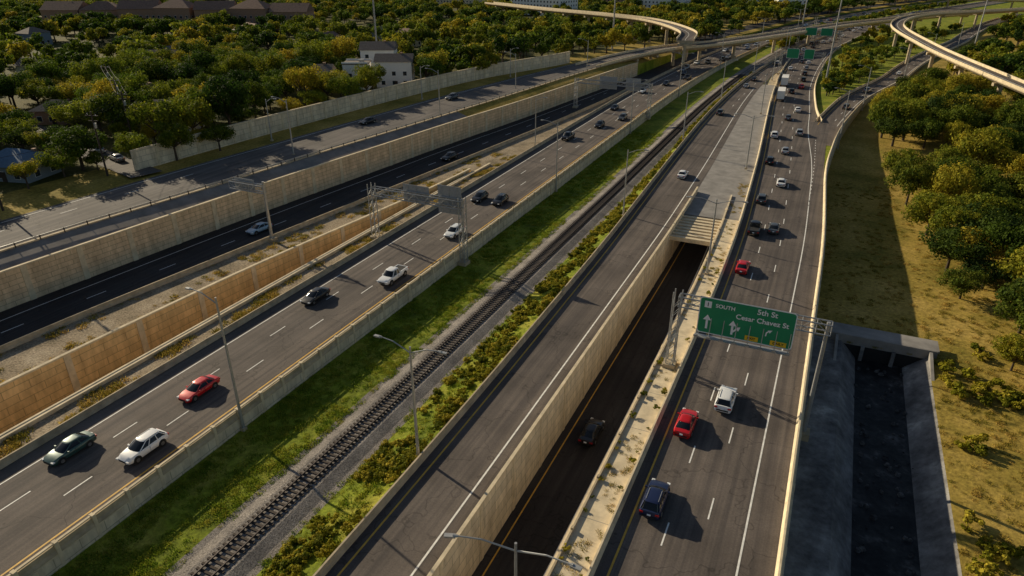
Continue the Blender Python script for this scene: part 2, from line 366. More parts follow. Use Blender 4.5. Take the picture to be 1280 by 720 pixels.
# railway
b=MB(); rc=mk((0,-42.4),(1,-42.4))
extr(b,rc,-40,700,[(-3,.0),(-1.7,.36),(1.7,.36),(3,.0)],zM,M['ballast'])
y=-38
while y<330:
    b.box((rc(y),y,zM(y)+.38),(2.6,.24,.16),M['wood'],ang(rc,y)); y+=.62
for s in(-.76,.76): extr(b,off(rc,s),-40,700,rect(.09,.17,.46),zM,M['rust'])
b.obj('railway_track')
# culvert
b=MB()
b.box((13.4,103.6,-5.1),(14.6,.5,1.5),M['concG']); b.box((13.4,105.2,-4.5),(15.0,3.4,.35),M['concG'])
for x in(6.9,11.0,15.2,19.9): b.box((x,103.3,-7.0),(.5,.8,2.6),M['chan'])
b.add([(6.5,103.45,-8.1),(20.3,103.45,-8.1),(20.3,103.45,-5.8),(6.5,103.45,-5.8)],[(0,1,2,3)],M['black'])  # flat black sheet painted as the shade inside the culvert openings
for s,x in((-1,7.2),(1,19.8)): b.hexa([(x-.2,95,-8),(x+.2,95,-8),(x+.2,103,-8),(x-.2,103,-8),(x-.2,95,-5.8),(x+.2,95,-5.8),(x+.2,103,-4.4),(x-.2,103,-4.4)],M['concG'])
b.obj('culvert')
b=MB(); r2=random.Random(3)
for i in range(190):
    y=r2.uniform(20,102); x=r2.choice([r2.gauss(16.1,.8),r2.gauss(11.0,.5),r2.uniform(11,16.5)]); s=r2.uniform(.12,.5)
    n=6; top=[(x+s*r2.uniform(.3,.7)*math.cos(k*1.047),y+s*r2.uniform(.3,.7)*math.sin(k*1.047),-8.1+s*r2.uniform(.5,.9)) for k in range(n)]
    bot=[(x+s*r2.uniform(.8,1.1)*math.cos(k*1.047),y+s*r2.uniform(.8,1.1)*math.sin(k*1.047),-8.2) for k in range(n)]
    b.add(bot+top,[(k,(k+1)%n,n+(k+1)%n,n+k) for k in range(n)]+[tuple(range(n,2*n))],M['stone'])
b.obj('channel_rubble')
# ------------------------------------------------------------ bridges
def resamp(pts,n=10):
    out=[];P_=[Vector(p) for p in pts]
    P_=[P_[0]*2-P_[1]]+P_+[P_[-1]*2-P_[-2]]
    for i in range(1,len(P_)-2):
        a,b_,c,d=P_[i-1:i+3]
        for k in range(n):
            t=k/n; out.append(.5*((2*b_)+(c-a)*t+(2*a-5*b_+4*c-d)*t*t+(3*b_-a-3*c+d)*t**3))
    out.append(P_[-2]); return out
def flyover(name,pts,w,zg,every=6):
    ps=resamp(pts); root=empty(name); b=MB(); n=len(ps)
    fr_=[]
    for i,p in enumerate(ps):
        t=(ps[min(i+1,n-1)]-ps[max(i-1,0)]); t.z=0; t.normalize(); r=Vector((t.y,-t.x,0)); fr_.append((p,r))
    def sweep(prof,mat,off_=0):
        vs=[];k=len(prof)
        for p,r in fr_:
            for dx,dz in prof: vs.append(p+r*(dx+off_)+Vector((0,0,dz)))
        fs=[(i*k+j,i*k+(j+1)%k,(i+1)*k+(j+1)%k,(i+1)*k+j) for i in range(n-1) for j in range(k)]
        fs+=[tuple(range(k)),tuple(range(n*k-1,n*k-k-1,-1))]
        b.add(vs,fs,mat)
    sweep([(-w/2,-.3),(-w/2,0),(w/2,0),(w/2,-.3),(w/2-1.5,-1.3),(-w/2+1.5,-1.3)],M['conc'])
    sweep([(-w/2+.4,.01),(-w/2+.4,.03),(w/2-.4,.03),(w/2-.4,.01)],M['asph'])
    for s in(-1,1): sweep(rect(.3,.9,0),M['concL'],s*(w/2-.15))
    sweep([(-.08,.03),(-.08,.045),(.08,.045),(.08,.03)],M['white'])
    b.obj('deck',root)
    c=MB()
    for i in range(every//2,n,every):
        p,r=fr_[i]
        if p.z-zg>3.5:
            c.tube((p.x,p.y,zg-1),(p.x,p.y,p.z-2),.8,.8,M['conc'],12)
            a=math.atan2(r.y,r.x); c.box((p.x,p.y,p.z-1.8),(w*.8,1.4,1),M['conc'],a)
    if c.v: c.obj('piers',root)
flyover('overpass_bridge',[(-93,272,6.7),(-86,300,7.4),(-75,330,8),(-55,359,8.5),(-25,430,8.5),(5,500,8.5),(60,600,8),(140,740,6)],10,0,5)
flyover('curved_flyover',[(-260,520,12),(-190,465,13),(-139,428,14),(-100,400,14),(-72,360,13),(-66,330,12)],8,3,4)
flyover('curved_flyover',[(150,700,9),(90,610,11),(42,530,12.5),(24,450,12.5),(32,360,12),(46,290,11),(66,240,8),(100,195,4),(140,155,-3)],6.5,-3,5)
flyover('overpass_bridge',[(20,820,8),(110,800,9),(220,770,9),(340,720,9),(460,700,7)],11,0,5)
LR=[(64,.25,7),(118,.55,8)]
for x0,k,w_ in LR:
    strip('local_road',lambda Y:x0+k*(Y-300),lambda Y:x0+w_+k*(Y-300),290,1000,lambda Y:zR(Y)+1.9,M['asphL'])
    b=MB(); dash(b,lambda Y:x0+w_/2+k*(Y-300),305,800,1.62,M['yellow'],L=4); b.obj('lane_marking')
# ------------------------------------------------------------ lamps / gantries
def lamp(x,y,z,h,arms,reach=3.2):
    b=MB(); b.tube((0,0,0),(0,0,h),.18,.1,M['steel'],8); b.box((0,0,.2),(.6,.6,.4),M['conc'])
    for a in arms:
        d=Vector((math.cos(a),math.sin(a),0)); p=Vector((0,0,h-.7)); q=Vector((0,0,h+.15))+d*reach*.6; e=Vector((0,0,h+.3))+d*reach
        b.tube(p,q,.07,.06,M['steel'],6); b.tube(q,e,.06,.05,M['steel'],6)
        b.tube(e,e+d*.35,.09,.14,M['steel'],6)
        b.box(e+d*.55+Vector((0,0,-.02)),(.75,.32,.14),M['steel'],a); b.box(e+d*.6+Vector((0,0,-.1)),(.5,.24,.05),M['wht_l'],a)
    return b.obj('street_lamp',loc=(x,y,z))
PI=math.pi
lamp(hr(44.7)+.7,44.7,-1.6,17.2,[PI])
for y in(143,205,270,340,420,500): lamp(hr(y)+.7,y,zM(y),16,[PI,0] if y>150 else [PI])
for y in(47.7,128.5,195,262,330,400,470): lamp(cl(y)-.8,y,-.3,13.8,[0,PI] if y<60 else [0])
for y in(29.8,106,172,240,310,390,470): lamp((rl(y)-2.3),y,.3,13,[PI+.35,-.1],3.8)
for y in(220,270,330,400,470): lamp(outer(y)+1.1,y,zR(y),13-zR(y),[PI])
for x,y in((-109.3,118),(-100,168)): lamp(x,y,6.4,12.5,[PI])
for x,y in((-98,215),(-89,262)): lamp(x,y,6,12,[PI])
for y in(125,172,185,235): lamp(hl(y)-1.2 if y==172 else fl(y)-1.5,y,0 if y==172 else 6.8,13 if y==172 else 10,[0],2.4)
def mast(x,y,z,h):
    b=MB(); b.tube((0,0,0),(0,0,h),.42,.2,M['steel'],10); b.tube((0,0,h),(0,0,h+.3),.9,.9,M['steel'],12)
    for k in range(6): b.box((1.1*math.cos(k),1.1*math.sin(k),h),(.5,.35,.35),M['steel'],k)
    b.obj('high_mast_light',loc=(x,y,z))
mast(-158,222,7,52); mast(-100,330,6,46); mast(-4,300,0,34); mast(60,430,0,34); mast(-30,560,0,36)
def truss(b,x0,x1,y,z0,z1,d=1.1,seg=1.5):
    for yy in(y-d/2,y+d/2):
        for z in(z0,z1): b.tube((x0,yy,z),(x1,yy,z),.09,.09,M['steel'],6)
    n=max(2,int(abs(x1-x0)/seg)); 
    for i in range(n+1):
        x=x0+(x1-x0)*i/n
        for yy in(y-d/2,y+d/2): b.tube((x,yy,z0),(x,yy,z1),.04,.04,M['steel'],5)
        for z in(z0,z1): b.tube((x,y-d/2,z),(x,y+d/2,z),.04,.04,M['steel'],5)
        if i<n:
            x2=x0+(x1-x0)*(i+1)/n
            for yy in(y-d/2,y+d/2): b.tube((x,yy,z0 if i%2 else z1),(x2,yy,z1 if i%2 else z0),.04,.04,M['steel'],5)
def towerp(b,x,y,z0,h,w=1.1):
    for sx in(-.45,.45):
        for sy in(-w/2,w/2): b.tube((x+sx,y+sy,z0),(x+sx,y+sy,h),.09,.09,M['steel'],6)
    z=z0; k=0
    while z<h-1.2:
        for sx in(-.45,.45): b.tube((x+sx,y+(-1)**k*w/2,z),(x+sx,y-(-1)**k*w/2,z+1.2),.04,.04,M['steel'],5)
        for sy in(-w/2,w/2): b.tube((x-.45,y+sy,z),(x+.45,y+sy,z+1.2),.04,.04,M['steel'],5)
        z+=1.2;k+=1
    b.box((x,y,z0+.3),(1.5,1.8,.6),M['conc'])
def panel(b,x0,x1,z0,z1,y,front,matf):
    b.box(((x0+x1)/2,y,(z0+z1)/2),(x1-x0,.06,z1-z0),M['sback'])
    r=.35; pts=[]
    for cxx,czz,a0 in((x1-r,z1-r,0),(x0+r,z1-r,90),(x0+r,z0+r,180),(x1-r,z0+r,270)):
        for k in range(5): a=math.radians(a0+k*22.5); pts.append((cxx+r*math.cos(a),czz+r*math.sin(a)))
    yy=y-.045*front
    b.add([(p[0],yy,p[1]) for p in pts],[tuple(range(len(pts)))],M['swhite'])
    cxm=(x0+x1)/2;czm=(z0+z1)/2; sx=(x1-x0-.22)/(x1-x0); sz=(z1-z0-.22)/(z1-z0)
    b.add([(cxm+(p[0]-cxm)*sx,y-.055*front,czm+(p[1]-czm)*sz) for p in pts],[tuple(range(len(pts)))],matf)
def text(s,size,loc,mat,parent,name='lettering'):
    cu=bpy.data.curves.new(name,'FONT'); cu.body=s; cu.size=size; cu.align_x='CENTER'; cu.align_y='CENTER'; cu.extrude=.01; cu.materials.append(mat); cu.offset=.018*size
    o=bpy.data.objects.new(name,cu); o.location=loc; o.rotation_euler=(PI/2,0,0); col.objects.link(o); o.parent=parent; return o
def arrow(b,x,z,y,h,mat,kind='up'):
    def poly(ps): b.add([(x+p[0]*h,y,z+p[1]*h) for p in ps],[tuple(range(len(ps)))],mat)
    if kind=='up': poly([(-.07,-.5),(.07,-.5),(.07,.15),(-.07,.15)]); poly([(-.26,.12),(.26,.12),(0,.5)])
    if kind=='right': poly([(-.25,-.5),(-.11,-.5),(-.08,-.1),(.08,.06),(.0,.16),(-.2,-.02)]); poly([(-.06,.22),(.18,-.08),(.42,.32)])
    if kind=='both': poly([(-.07,-.5),(.07,-.5),(.07,.15),(-.07,.15)]); poly([(-.24,.12),(.24,.12),(0,.5)]); poly([(.07,-.35),(.3,-.1),(.22,-.02),(.07,-.18)]); poly([(.14,.05),(.38,-.2),(.48,.12)])
g=empty('highway_sign_gantry'); b=MB(); Yg=76
truss(b,-12.6,4.6,Yg,9.2,10.5); towerp(b,-12.8,Yg,.3,11)
b.tube((4.2,Yg,-5.5),(4.2,Yg,10.6),.3,.22,M['steel'],10); b.box((4.2,Yg,-5),(1.4,1.6,1),M['conc'])
b.box((-4.7,Yg-1.1,6.15),(10.8,.9,.08),M['steel'])
for i in range(8):
    x=-9.9+i*1.5; b.tube((x,Yg-.6,9.2),(x,Yg-1.5,6.15),.05,.05,M['steel'],5); b.box((x,Yg-1.5,6.3),(.5,.2,.2),M['steel'])
b.obj('truss_frame',g)
b=MB(); ys=Yg-.75; panel(b,-10,.9,6.5,11.3,ys,1,M['sgreen'])
yt=ys-.08
arrow(b,-8.9,8.1,yt,1.9,M['swhite'],'up'); arrow(b,-5.9,7.95,yt,1.9,M['swhite'],'both'); arrow(b,-1.9,8.25,yt,1.1,M['swhite'],'right')
b.box((-3.6,yt,7.0),(1.5,.02,.62),M['syellow']); b.box((-.6,yt,7.0),(1.8,.02,.62),M['syellow'])
b.box((-9.0,yt,10.4),(.8,.02,.85),M['swhite'])
b.obj('sign_panel',g)
text('SOUTH',.68,(-7.0,yt-.02,10.4),M['swhite'],g); text('5th St',.95,(-2.3,yt-.02,10.6),M['swhite'],g); text('Cesar Chavez St',.88,(-2.75,yt-.02,9.5),M['swhite'],g)
text('EXIT',.45,(-3.6,yt-.03,7.0),M['black'],g); text('ONLY',.45,(-.6,yt-.03,7.0),M['black'],g); text('1',.7,(-9.0,yt-.03,10.38),M['black'],g)
g=empty('highway_sign_gantry'); b=MB(); Yg=97
truss(b,-72.6,-54.2,Yg,8.6,10); towerp(b,-72.8,Yg,0,10.6); towerp(b,-54.2,Yg,-1.8,10.6); b.obj('truss_frame',g)
b=MB(); panel(b,-66.5,-61.2,8,11.2,Yg+.85,-1,M['sgreen']); panel(b,-59.4,-54.8,7,12,Yg+.85,-1,M['sgreen'])
for x in(-65.5,-63.8,-62.2,-58.6,-57.1,-55.6): b.tube((x,Yg+.78,7.2),(x,Yg+.78,11.8 if x>-60 else 11),.05,.05,M['steel'],5)
b.obj('sign_panel',g)
g=empty('highway_sign_gantry'); b=MB(); Yg=88
b.tube((-89.6,Yg,0),(-89.6,Yg,11.3),.32,.22,M['steel'],10); truss(b,-97.5,-89.6,Yg,9.2,10.5,.9); b.box((-89.6,Yg,.3),(1.4,1.4,.6),M['conc']); b.obj('truss_frame',g)
b=MB(); panel(b,-97.3,-92.5,8.6,11,Yg+.75,-1,M['sgreen']); b.obj('sign_panel',g)
def gantry(x0,x1,Y,panels,front):
    g=empty('highway_sign_gantry'); b=MB(); truss(b,x0,x1,Y,8.4,9.6,1,2); towerp(b,x0,Y,0,10); towerp(b,x1,Y,-1.5,10); b.obj('truss_frame',g)
    b=MB()
    for a,c in panels: panel(b,a,c,7,11,Y-.8*front,front,M['sgreen'])
    b.obj('sign_panel',g)
gantry(-80,-54.5,225,[(-72,-66),(-63,-58)],-1)
gantry(rl(330)-1,mr(330)+1,330,[(rl(330)+1,rl(330)+6),(rl(330)+8,rl(330)+12)],1)
gantry(cl(430)-1,mr(430)+1,430,[(cl(430)+2,cl(430)+8),(cl(430)+10,cl(430)+16)],1)
g=empty('traffic_sign',(4.0,38.7,-.2)); b=MB(); b.tube((0,0,-1),(0,0,3.4),.05,.05,M['steel'],6)
s=.85; zc=2.6; b.add([(0,-.08,zc-s),(s,-.08,zc),(0,-.08,zc+s),(-s,-.08,zc),(0,-.05,zc-s),(s,-.05,zc),(0,-.05,zc+s),(-s,-.05,zc)],[(0,1,2,3),(7,6,5,4),(0,4,5,1),(1,5,6,2),(2,6,7,3),(3,7,4,0)],M['syellow'])
arrow(b,-.05,zc,-.1,.8,M['black'],'right'); b.box((0,-.08,1.35),(.8,.03,.55),M['syellow']); b.obj('sign_plate',g)
text('40',.45,(0,-.11,1.35),M['black'],g)
# ------------------------------------------------------------ vehicles
def rloft(b,secs,mat,caps=True):
    n=len(secs[0]); vs=[p for s in secs for p in s]
    fs=[(i*n+k,i*n+(k+1)%n,(i+1)*n+(k+1)%n,(i+1)*n+k) for i in range(len(secs)-1) for k in range(n)]
    if caps: fs+=[tuple(range(n-1,-1,-1)),tuple(range((len(secs)-1)*n,len(secs)*n))]
    b.add(vs,fs,mat)
def car_mesh(kind,pm):
    b=MB()
    if kind=='sedan': S=[(-2.38,.62,.42,.74),(-2.28,.82,.27,.93),(-1.75,.9,.22,1.0),(-.6,.92,.2,.96),(.8,.92,.2,.95),(1.5,.9,.2,.9),(2.1,.84,.22,.76),(2.36,.62,.32,.6)]; cab=[-1.95,1.2,-1.05,.2,.93,1.42,.8,.58]
    elif kind=='suv': S=[(-2.35,.74,.45,.9),(-2.27,.88,.32,1.05),(-1.7,.95,.28,1.08),(0,.96,.26,1.05),(1.1,.95,.26,1.03),(1.9,.91,.28,.92),(2.2,.84,.32,.78),(2.36,.62,.4,.64)]; cab=[-2.2,1.25,-1.6,.15,1.0,1.6,.86,.64]
    else: S=[(-2.9,.86,.55,1.05),(-2.84,.96,.5,1.12),(-1,.99,.42,1.13),(.2,1.0,.4,1.14),(1.4,.99,.4,1.16),(2.3,.96,.42,1.12),(2.75,.92,.45,1.0),(2.9,.76,.55,.85)]; cab=[-.75,1.55,-.55,.75,1.1,1.86,.9,.7]
    secs=[]
    for y,w,z0,z1 in S:
        pr=[(.88,z0),(1,z0+.16),(1.01,(z0+z1)/2),(.975,z1-.12),(.86,z1),(.4,z1+.03)]
        secs.append([(w*a,y,z) for a,z in pr]+[(-w*a,y,z) for a,z in reversed(pr)])
    rloft(b,secs,pm)
    yb0,yb1,yt0,yt1,zb,zt,wb,wt=cab
    def sec(t):
        w=wb+(wt-wb)*t**.9; a=yb0+(yt0-yb0)*t; c=yb1+(yt1-yb1)*t; z=zb-.05+(zt-zb+.05)*t
        return [(-w*.8,a-.08,z),(w*.8,a-.08,z),(w,a+.14,z),(w,c-.22,z),(w*.8,c+.03,z),(w*.35,c+.13,z),(-w*.35,c+.13,z),(-w*.8,c+.03,z),(-w,c-.22,z),(-w,a+.14,z)]
    rloft(b,[sec(0),sec(.5),sec(1)],M['glass'])
    def rs(k,z): 
        ym=(yt0+yt1)/2
        return [(x*k,(y-ym)*k+ym,z) for x,y,_ in sec(1)]
    rloft(b,[rs(1.03,zt-.05),rs(1.035,zt),rs(.93,zt+.045),rs(.6,zt+.07)],pm)
    for sx in(-1,1):
        for (bb,tt) in(((wb,yb0+.1),(wt,yt0+.1)),((wb,yb1-.2),(wt,yt1-.2))): b.tube((sx*bb[0],bb[1],zb-.03),(sx*tt[0],tt[1],zt),.05,.045,pm,5)
        for fr2 in((.38,) if kind!='suv' else (.32,.64)):
            yb=yb0+(yb1-yb0)*fr2; yt=yt0+(yt1-yt0)*fr2; b.tube((sx*wb,yb,zb-.03),(sx*wt,yt,zt),.045,.04,pm,5)
    R=.34 if kind=='sedan' else .37 if kind=='suv' else .42; wy=1.42 if kind!='pickup' else 1.85; W=max(s[1] for s in S)
    for y in(-wy,wy):
        for s in(-1,1):
            b.tube((s*(W-.2),y,R+.03),(s*(W+.012),y,R+.03),R+.07,R+.07,M['black'],16)
            b.tube((s*(W-.24),y,R),(s*(W+.02),y,R),R,R,M['black'],16)
            b.tube((s*(W-.1),y,R),(s*(W+.03),y,R),R*.62,R*.55,M['chrome'],10)
    L0=S[0][0];L1=S[-1][0]; zt_=S[1][3]
    for s in(-1,1):
        b.box((s*S[1][1]*.8,S[1][0]-.03,zt_-.17),(.34,.16,.17),M['red_l']); b.box((s*S[-2][1]*.84,S[-2][0]+.1,S[-2][3]-.13),(.3,.28,.12),M['wht_l'])
        b.box((s*(W+.07),cab[1]-.5,zb+.06),(.2,.12,.13),pm)
        b.box((s*(W+.002),-.05,(S[3][2]+zb)/2+.05),(.02,.02,.55),M['black']); b.box((s*(W+.004),0,.32),(.02,2.0,.1),M['black'])
    b.box((0,L1-.1,S[-2][2]+.22),(W*1.0,.24,.18),M['black']); b.box((0,L0+.02,S[0][2]+.12),(W*1.3,.14,.14),M['black']); b.box((0,L0-.0,S[0][2]+.3),(.32,.12,.15),M['swhite'])
    if kind=='suv':
        for s in(-1,1): b.box((s*wt*.86,(yt0+yt1)/2,zt+.075),(.05,(yt1-yt0)*.85,.04),M['steel'])
    if kind=='pickup':
        b.box((0,-1.82,1.155),(1.6,1.85,.03),M['black'])
        for s in(-1,1): b.box((s*.88,-1.82,1.17),(.14,1.95,.1),pm)
        b.box((0,-2.8,1.16),(1.8,.12,.09),pm)
    me=b.obj('tmp',link=False).data
    me.polygons.foreach_set('use_smooth',[True]*len(me.polygons)); me.set_sharp_from_angle(angle=math.radians(38))
    return me
cache={}
NM={'sedan':'sedan_car','suv':'suv_car','pickup':'pickup_truck'}
def car(kind,color,x,y,z,dirn,f=None):
    key=(kind,color)
    if key not in cache: cache[key]=car_mesh(kind,P[color])
    o=bpy.data.objects.new(NM[kind],cache[key]); o.location=(x,y,z); o.rotation_euler[2]=(ang(f,y) if f else 0)+(0 if dirn>0 else PI)+random.uniform(-.012,.012); o.scale=(1.07,1.07,1.07); col.objects.link(o)
A=-1
for k,c,x,y in[('sedan','green',-66.9,32.6),('suv','white',-59.9,36.0),('sedan','red',-63.2,46.5),('sedan','black',-66.6,72.2),('pickup','white',-59.8,83.2),('suv','white',-60.3,104.5),('suv','black',-65.2,124.5),('suv','black',-60.3,124.5),
    ('pickup','black',-66.9,183),('suv','black',-63.4,201),('sedan','black',-67,228),('suv','grey',-60,214)]: car(k,c,x,y,.03,A,hl)
for k,c,d,y in[('suv','white',4.3,262),('suv','black',8,282),('pickup','black',12,300),('sedan','silver',4.3,322),('suv','grey',8,350),('sedan','white',12,372),('suv','black',4.3,398),('sedan','silver',8,425),('suv','white',12,455),('sedan','black',4.3,490),('sedan','white',8,530),('suv','grey',12,580),('sedan','red',4.3,620)]: car(k,c,hl(y)+d,y,.03,A,hl)
for k,c,d,y in[('sedan','red',2.9,64.5),('suv','white',6.2,71),('suv','blue',2.7,51.3),('sedan','red',2.8,111),('pickup','black',2.8,130),('sedan','grey',6.2,132),('suv','grey',2.8,149),('sedan','white',6.2,163),('suv','black',2.8,181),('sedan','silver',6.2,193),
    ('suv','white',2.9,210),('suv','silver',9.6,216),('sedan','grey',6.2,236),('sedan','white',9,250),('suv','black',6.2,285),('sedan','red',9.4,298),('sedan','white',2.9,345),('suv','grey',6.2,370),('sedan','black',9.4,392),('sedan','silver',2.9,420),('suv','white',6.2,460),('sedan','white',9.4,500),('suv','grey',3,545),('sedan','red',6.2,600)]: car(k,c,rl(y)+d,y,.05,1,rl)
car('sedan','white',-29.2,160,.03,1,cl); car('suv','grey',cl(235)+3.5,235,.03,1,cl); car('sedan','silver',cl(290)+3.5,290,.03,1,cl); car('suv','white',cl(360)+4,360,.03,1,cl)
car('sedan','black',-19.6,66,-5.95,1,cr); car('sedan','lblue',-95,90.5,.03,-1,rr); car('suv','black',rr(150)-4,150,.03,-1,rr)
car('sedan','black',-112.5,151,6.66,-1,fr); car('suv','grey',-108.5,190,6.66,-1,fr); car('suv','black',-121.5,56,6.66,1,fl); car('suv','silver',er(300)-4,300,.04,1,er); car('sedan','white',er(350)-4,350,.04,1,er); car('suv','grey',er(262)-3,262,.04,1,er)
rc_=random.Random(21)
for i in range(26):
    y=308+i*17; car(rc_.choice(['suv','sedan','suv','pickup']),rc_.choice(['white','silver','black','grey','red']) ,0,0,-100,1) if False else None
    k=rc_.choice(['suv','sedan']); c=rc_.choice(['white','white','silver','black','grey','red'])
    car(k,c,rl(y)+rc_.choice([2.9,6.2,9.4]),y+7,.05,1,rl)
    k=rc_.choice(['suv','sedan']); c=rc_.choice(['white','silver','black','grey'])
    car(k,c,hl(y)+rc_.choice([4.3,8,12]),y+3.5,.03,-1,hl)
    if i%3==0: car('sedan',c,cl(y)+3.4,y,.03,1,cl)
def btruck(x,y,f,d=1):
    b=MB(); b.box((0,-2,2.3),(2.5,9,2.8),M['siding']); b.box((0,-2,.75),(2.1,9,.3),M['black'])
    b.hexa([(-1.2,2.7,.6),(1.2,2.7,.6),(1.15,5,.6),(-1.15,5,.6),(-1.15,2.7,2.9),(1.15,2.7,2.9),(1.05,3.9,2.8),(-1.05,3.9,2.8)],P['white']); b.box((0,4.7,1),(2.2,1.8,.9),P['white']); b.box((0,4.2,2.1),(2.0,.3,.8),M['glass'])
    for yy in(-5.5,-4.3,1,4.4):
        for s in(-1,1): b.tube((s*.9,yy,.5),(s*1.22,yy,.5),.5,.5,M['black'],14); b.tube((s*1.1,yy,.5),(s*1.24,yy,.5),.25,.25,M['chrome'],10)
    for s in(-1,1): b.box((s*1.0,-6.5,.9),(.25,.06,.2),M['red_l'])
    b.obj('box_truck',loc=(x,y,.05),rz=ang(f,y)+(0 if d>0 else PI))
btruck(rl(272)+2.9,272,rl); btruck(rl(303)+2.9,303,rl)
# ------------------------------------------------------------ buildings
def winrow(b,x0,x1,y,z,n,w,h,axis,out):
    for i in range(n):
        t=x0+(x1-x0)*(i+.5)/n
        if axis=='x':
            b.box((t,y,z),(w+.16,.06,h+.16),M['siding']); b.box((t,y+out*.04,z),(w,.06,h),M['win'])
        else:
            b.box((y,t,z),(.06,w+.16,h+.16),M['siding']); b.box((y+out*.04,t,z),(.06,w,h),M['win'])
def house(name,x,y,z,w,d,h,rz,wall,roof,kind='gable',storeys=1):
    r=empty(name,(x,y,z),rz); b=MB(); b.box((0,0,h/2),(w,d,h),wall); b.obj('walls',r)
    b=MB(); e=.5; rh=min(w,d)*.28
    if kind=='gable':
        W=w/2+e;D=d/2+e; b.add([(-W,-D,h),(W,-D,h),(W,D,h),(-W,D,h),(-W,0,h+rh),(W,0,h+rh)],[(0,1,5,4),(2,3,4,5),(0,4,3),(1,2,5),(3,2,1,0)],roof)
        b.box((w*.2,0,h+rh*.8),(.8,.8,1.6),M['brick'])
    elif kind=='hip':
        W=w/2+e;D=d/2+e; k=min(W,D); b.add([(-W,-D,h),(W,-D,h),(W,D,h),(-W,D,h),(-W+k,0,h+rh),(W-k,0,h+rh)],[(0,1,5,4),(2,3,4,5),(0,4,3),(1,2,5),(3,2,1,0)],roof); b.box((w*.25,d*.2,h+rh*.6),(.7,.7,1.3),M['brick'])
    else:
        b.box((0,0,h+.15),(w+.4,d+.4,.3),roof)
        for (bx,by,bw,bd) in((0,-d/2,w+.4,.2),(0,d/2,w+.4,.2)): b.box((bx,by,h+.5),(bw,bd,.5),wall)
        b.box((w*.2,0,h+.7),(1.6,1.2,.9),M['steel'])
    b.obj('roof',r)
    b=MB()
    for s in range(storeys):
        zz=1.5+s*3.0
        for sg in(-1,1):
            winrow(b,-w/2+.5,w/2-.5,sg*(d/2+.01),zz,max(2,int(w/3.2)),1.2,1.3,'x',sg); winrow(b,-d/2+.5,d/2-.5,sg*(w/2+.01),zz,max(2,int(d/3.5)),1.2,1.3,'y',sg)
    b.obj('windows',r); b=MB(); b.box((w*.05,-d/2-.06,1.05),(1,.1,2.1),M['wood']); b.obj('door',r)
house('blue_roof_house',-148,81,6.9,12,9,3.2,.25,M['sidingG'],M['roofB'],'hip')
house('white_house',-152,124,7,10,8,5.2,.35,M['siding'],M['roofG'],'gable',2)
house('small_house',-188,117,7,10,8,3.6,.5,M['brick'],M['roofG'],'hip'); house('small_house',-182,140,7,9,8,4.6,.2,M['siding'],M['roofG'],'gable')
house('modern_white_house',-146,193,7,8,8,8,.45,M['siding'],M['roofG'],'flat',2); house('modern_white_house',-137,202,7,12,8,8.2,.45,M['siding'],M['roofG'],'gable',2); house('modern_white_house',-155,185,7,8,7,6.2,.45,M['siding'],M['roofG'],'gable',2); house('modern_white_house',-153,216,7,12,9,9.6,.45,M['siding'],M['roofG'],'gable',3)
HS=[(-148,81,9),(-152,124,6),(-188,117,6),(-182,140,6),(-146,193,7),(-137,202,9),(-155,185,6),(-153,216,9)]
def cleared(o):
    return [(a+.35*c*.9,b_-c*.95,c*.8) for a,b_,c in o]
HS+=cleared(HS[1:2])+cleared(HS[4:8])
for i in range(26):
    x=random.uniform(-420,-185); y=random.uniform(150,400)
    if any((x-a)**2+(y-c)**2<500 for a,c,_ in HS): continue
    house('suburban_house',x,y,7*pl(y),random.uniform(10,14),random.uniform(8,10),random.choice([3.6,5.8]),random.uniform(0,3),random.choice([M['siding'],M['sidingG'],M['brick'],M['concL']]),random.choice([M['roofG'],M['roofT'],M['roofG']]),random.choice(['gable','hip']),1); HS.append((x,y,6))
for i in range(7):
    t=i/6; x=-430+t*125; y=290+t*55
    house('apartment_building',x,y,6,22,16,11+random.uniform(-1,1.5),.42+random.uniform(-.2,.2),M['brick'],M['roofT'],'hip' if i%2 else 'gable',3); HS.append((x,y,10))
for (x,y,w,d,h) in[(-230,560,50,25,16),(-150,640,40,30,20),(-330,620,60,24,14),(-90,760,50,30,20),(-50,690,24,20,15),(150,520,24,18,9),(190,480,36,22,11),(260,560,50,30,15),(230,360,24,16,9),(330,700,60,30,18),(210,640,40,22,13),(-200,700,60,26,18)]:
    house('office_building',x,y,2,w,d,h,random.uniform(-.3,.3),random.choice([M['concL'],M['siding'],M['siding'],M['brick']]),M['concG'],'flat',int(h/3.2)); HS.append((x,y,max(w,d)*.5)); HS.append((x-4,y-max(w,d)*.55,max(w,d)*.35))
pts=[(-129,44),(-129.5,66),(-131.5,88),(-146,106),(-164,118),(-186,132)]
b2=MB()
for i,(x,y) in enumerate(pts):
    b=MB(); b.tube((0,0,0),(0,0,13),.2,.14,M['wood'],8); b.box((0,0,12.2),(2.8,.16,.18),M['wood'],.3); b.box((0,0,11.2),(2.0,.14,.16),M['wood'],.3); b.tube((.4,0,9.8),(.4,0,10.8),.26,.26,M['steel'],8)
    for o_ in(-1.2,0,1.2): b.tube((o_,0,12.3),(o_,0,12.6),.06,.05,M['swhite'],6)
    b.obj('utility_pole',loc=(x,y,7))
for i in range(len(pts)-1):
    for o_,h_ in((-1.2,12.6),(0,12.6),(1.2,12.6),(.0,9.2)):
        p=Vector((pts[i][0]+o_,pts[i][1]+o_*.3,7+h_));q=Vector((pts[i+1][0]+o_,pts[i+1][1]+o_*.3,7+h_)); pr=p
        for k in range(1,9):
            t=k/8; c=p.lerp(q,t); c.z-=.7*4*t*(1-t); b2.tube(pr,c,.03,.03,M['black'],4); pr=c
b2.obj('power_line')
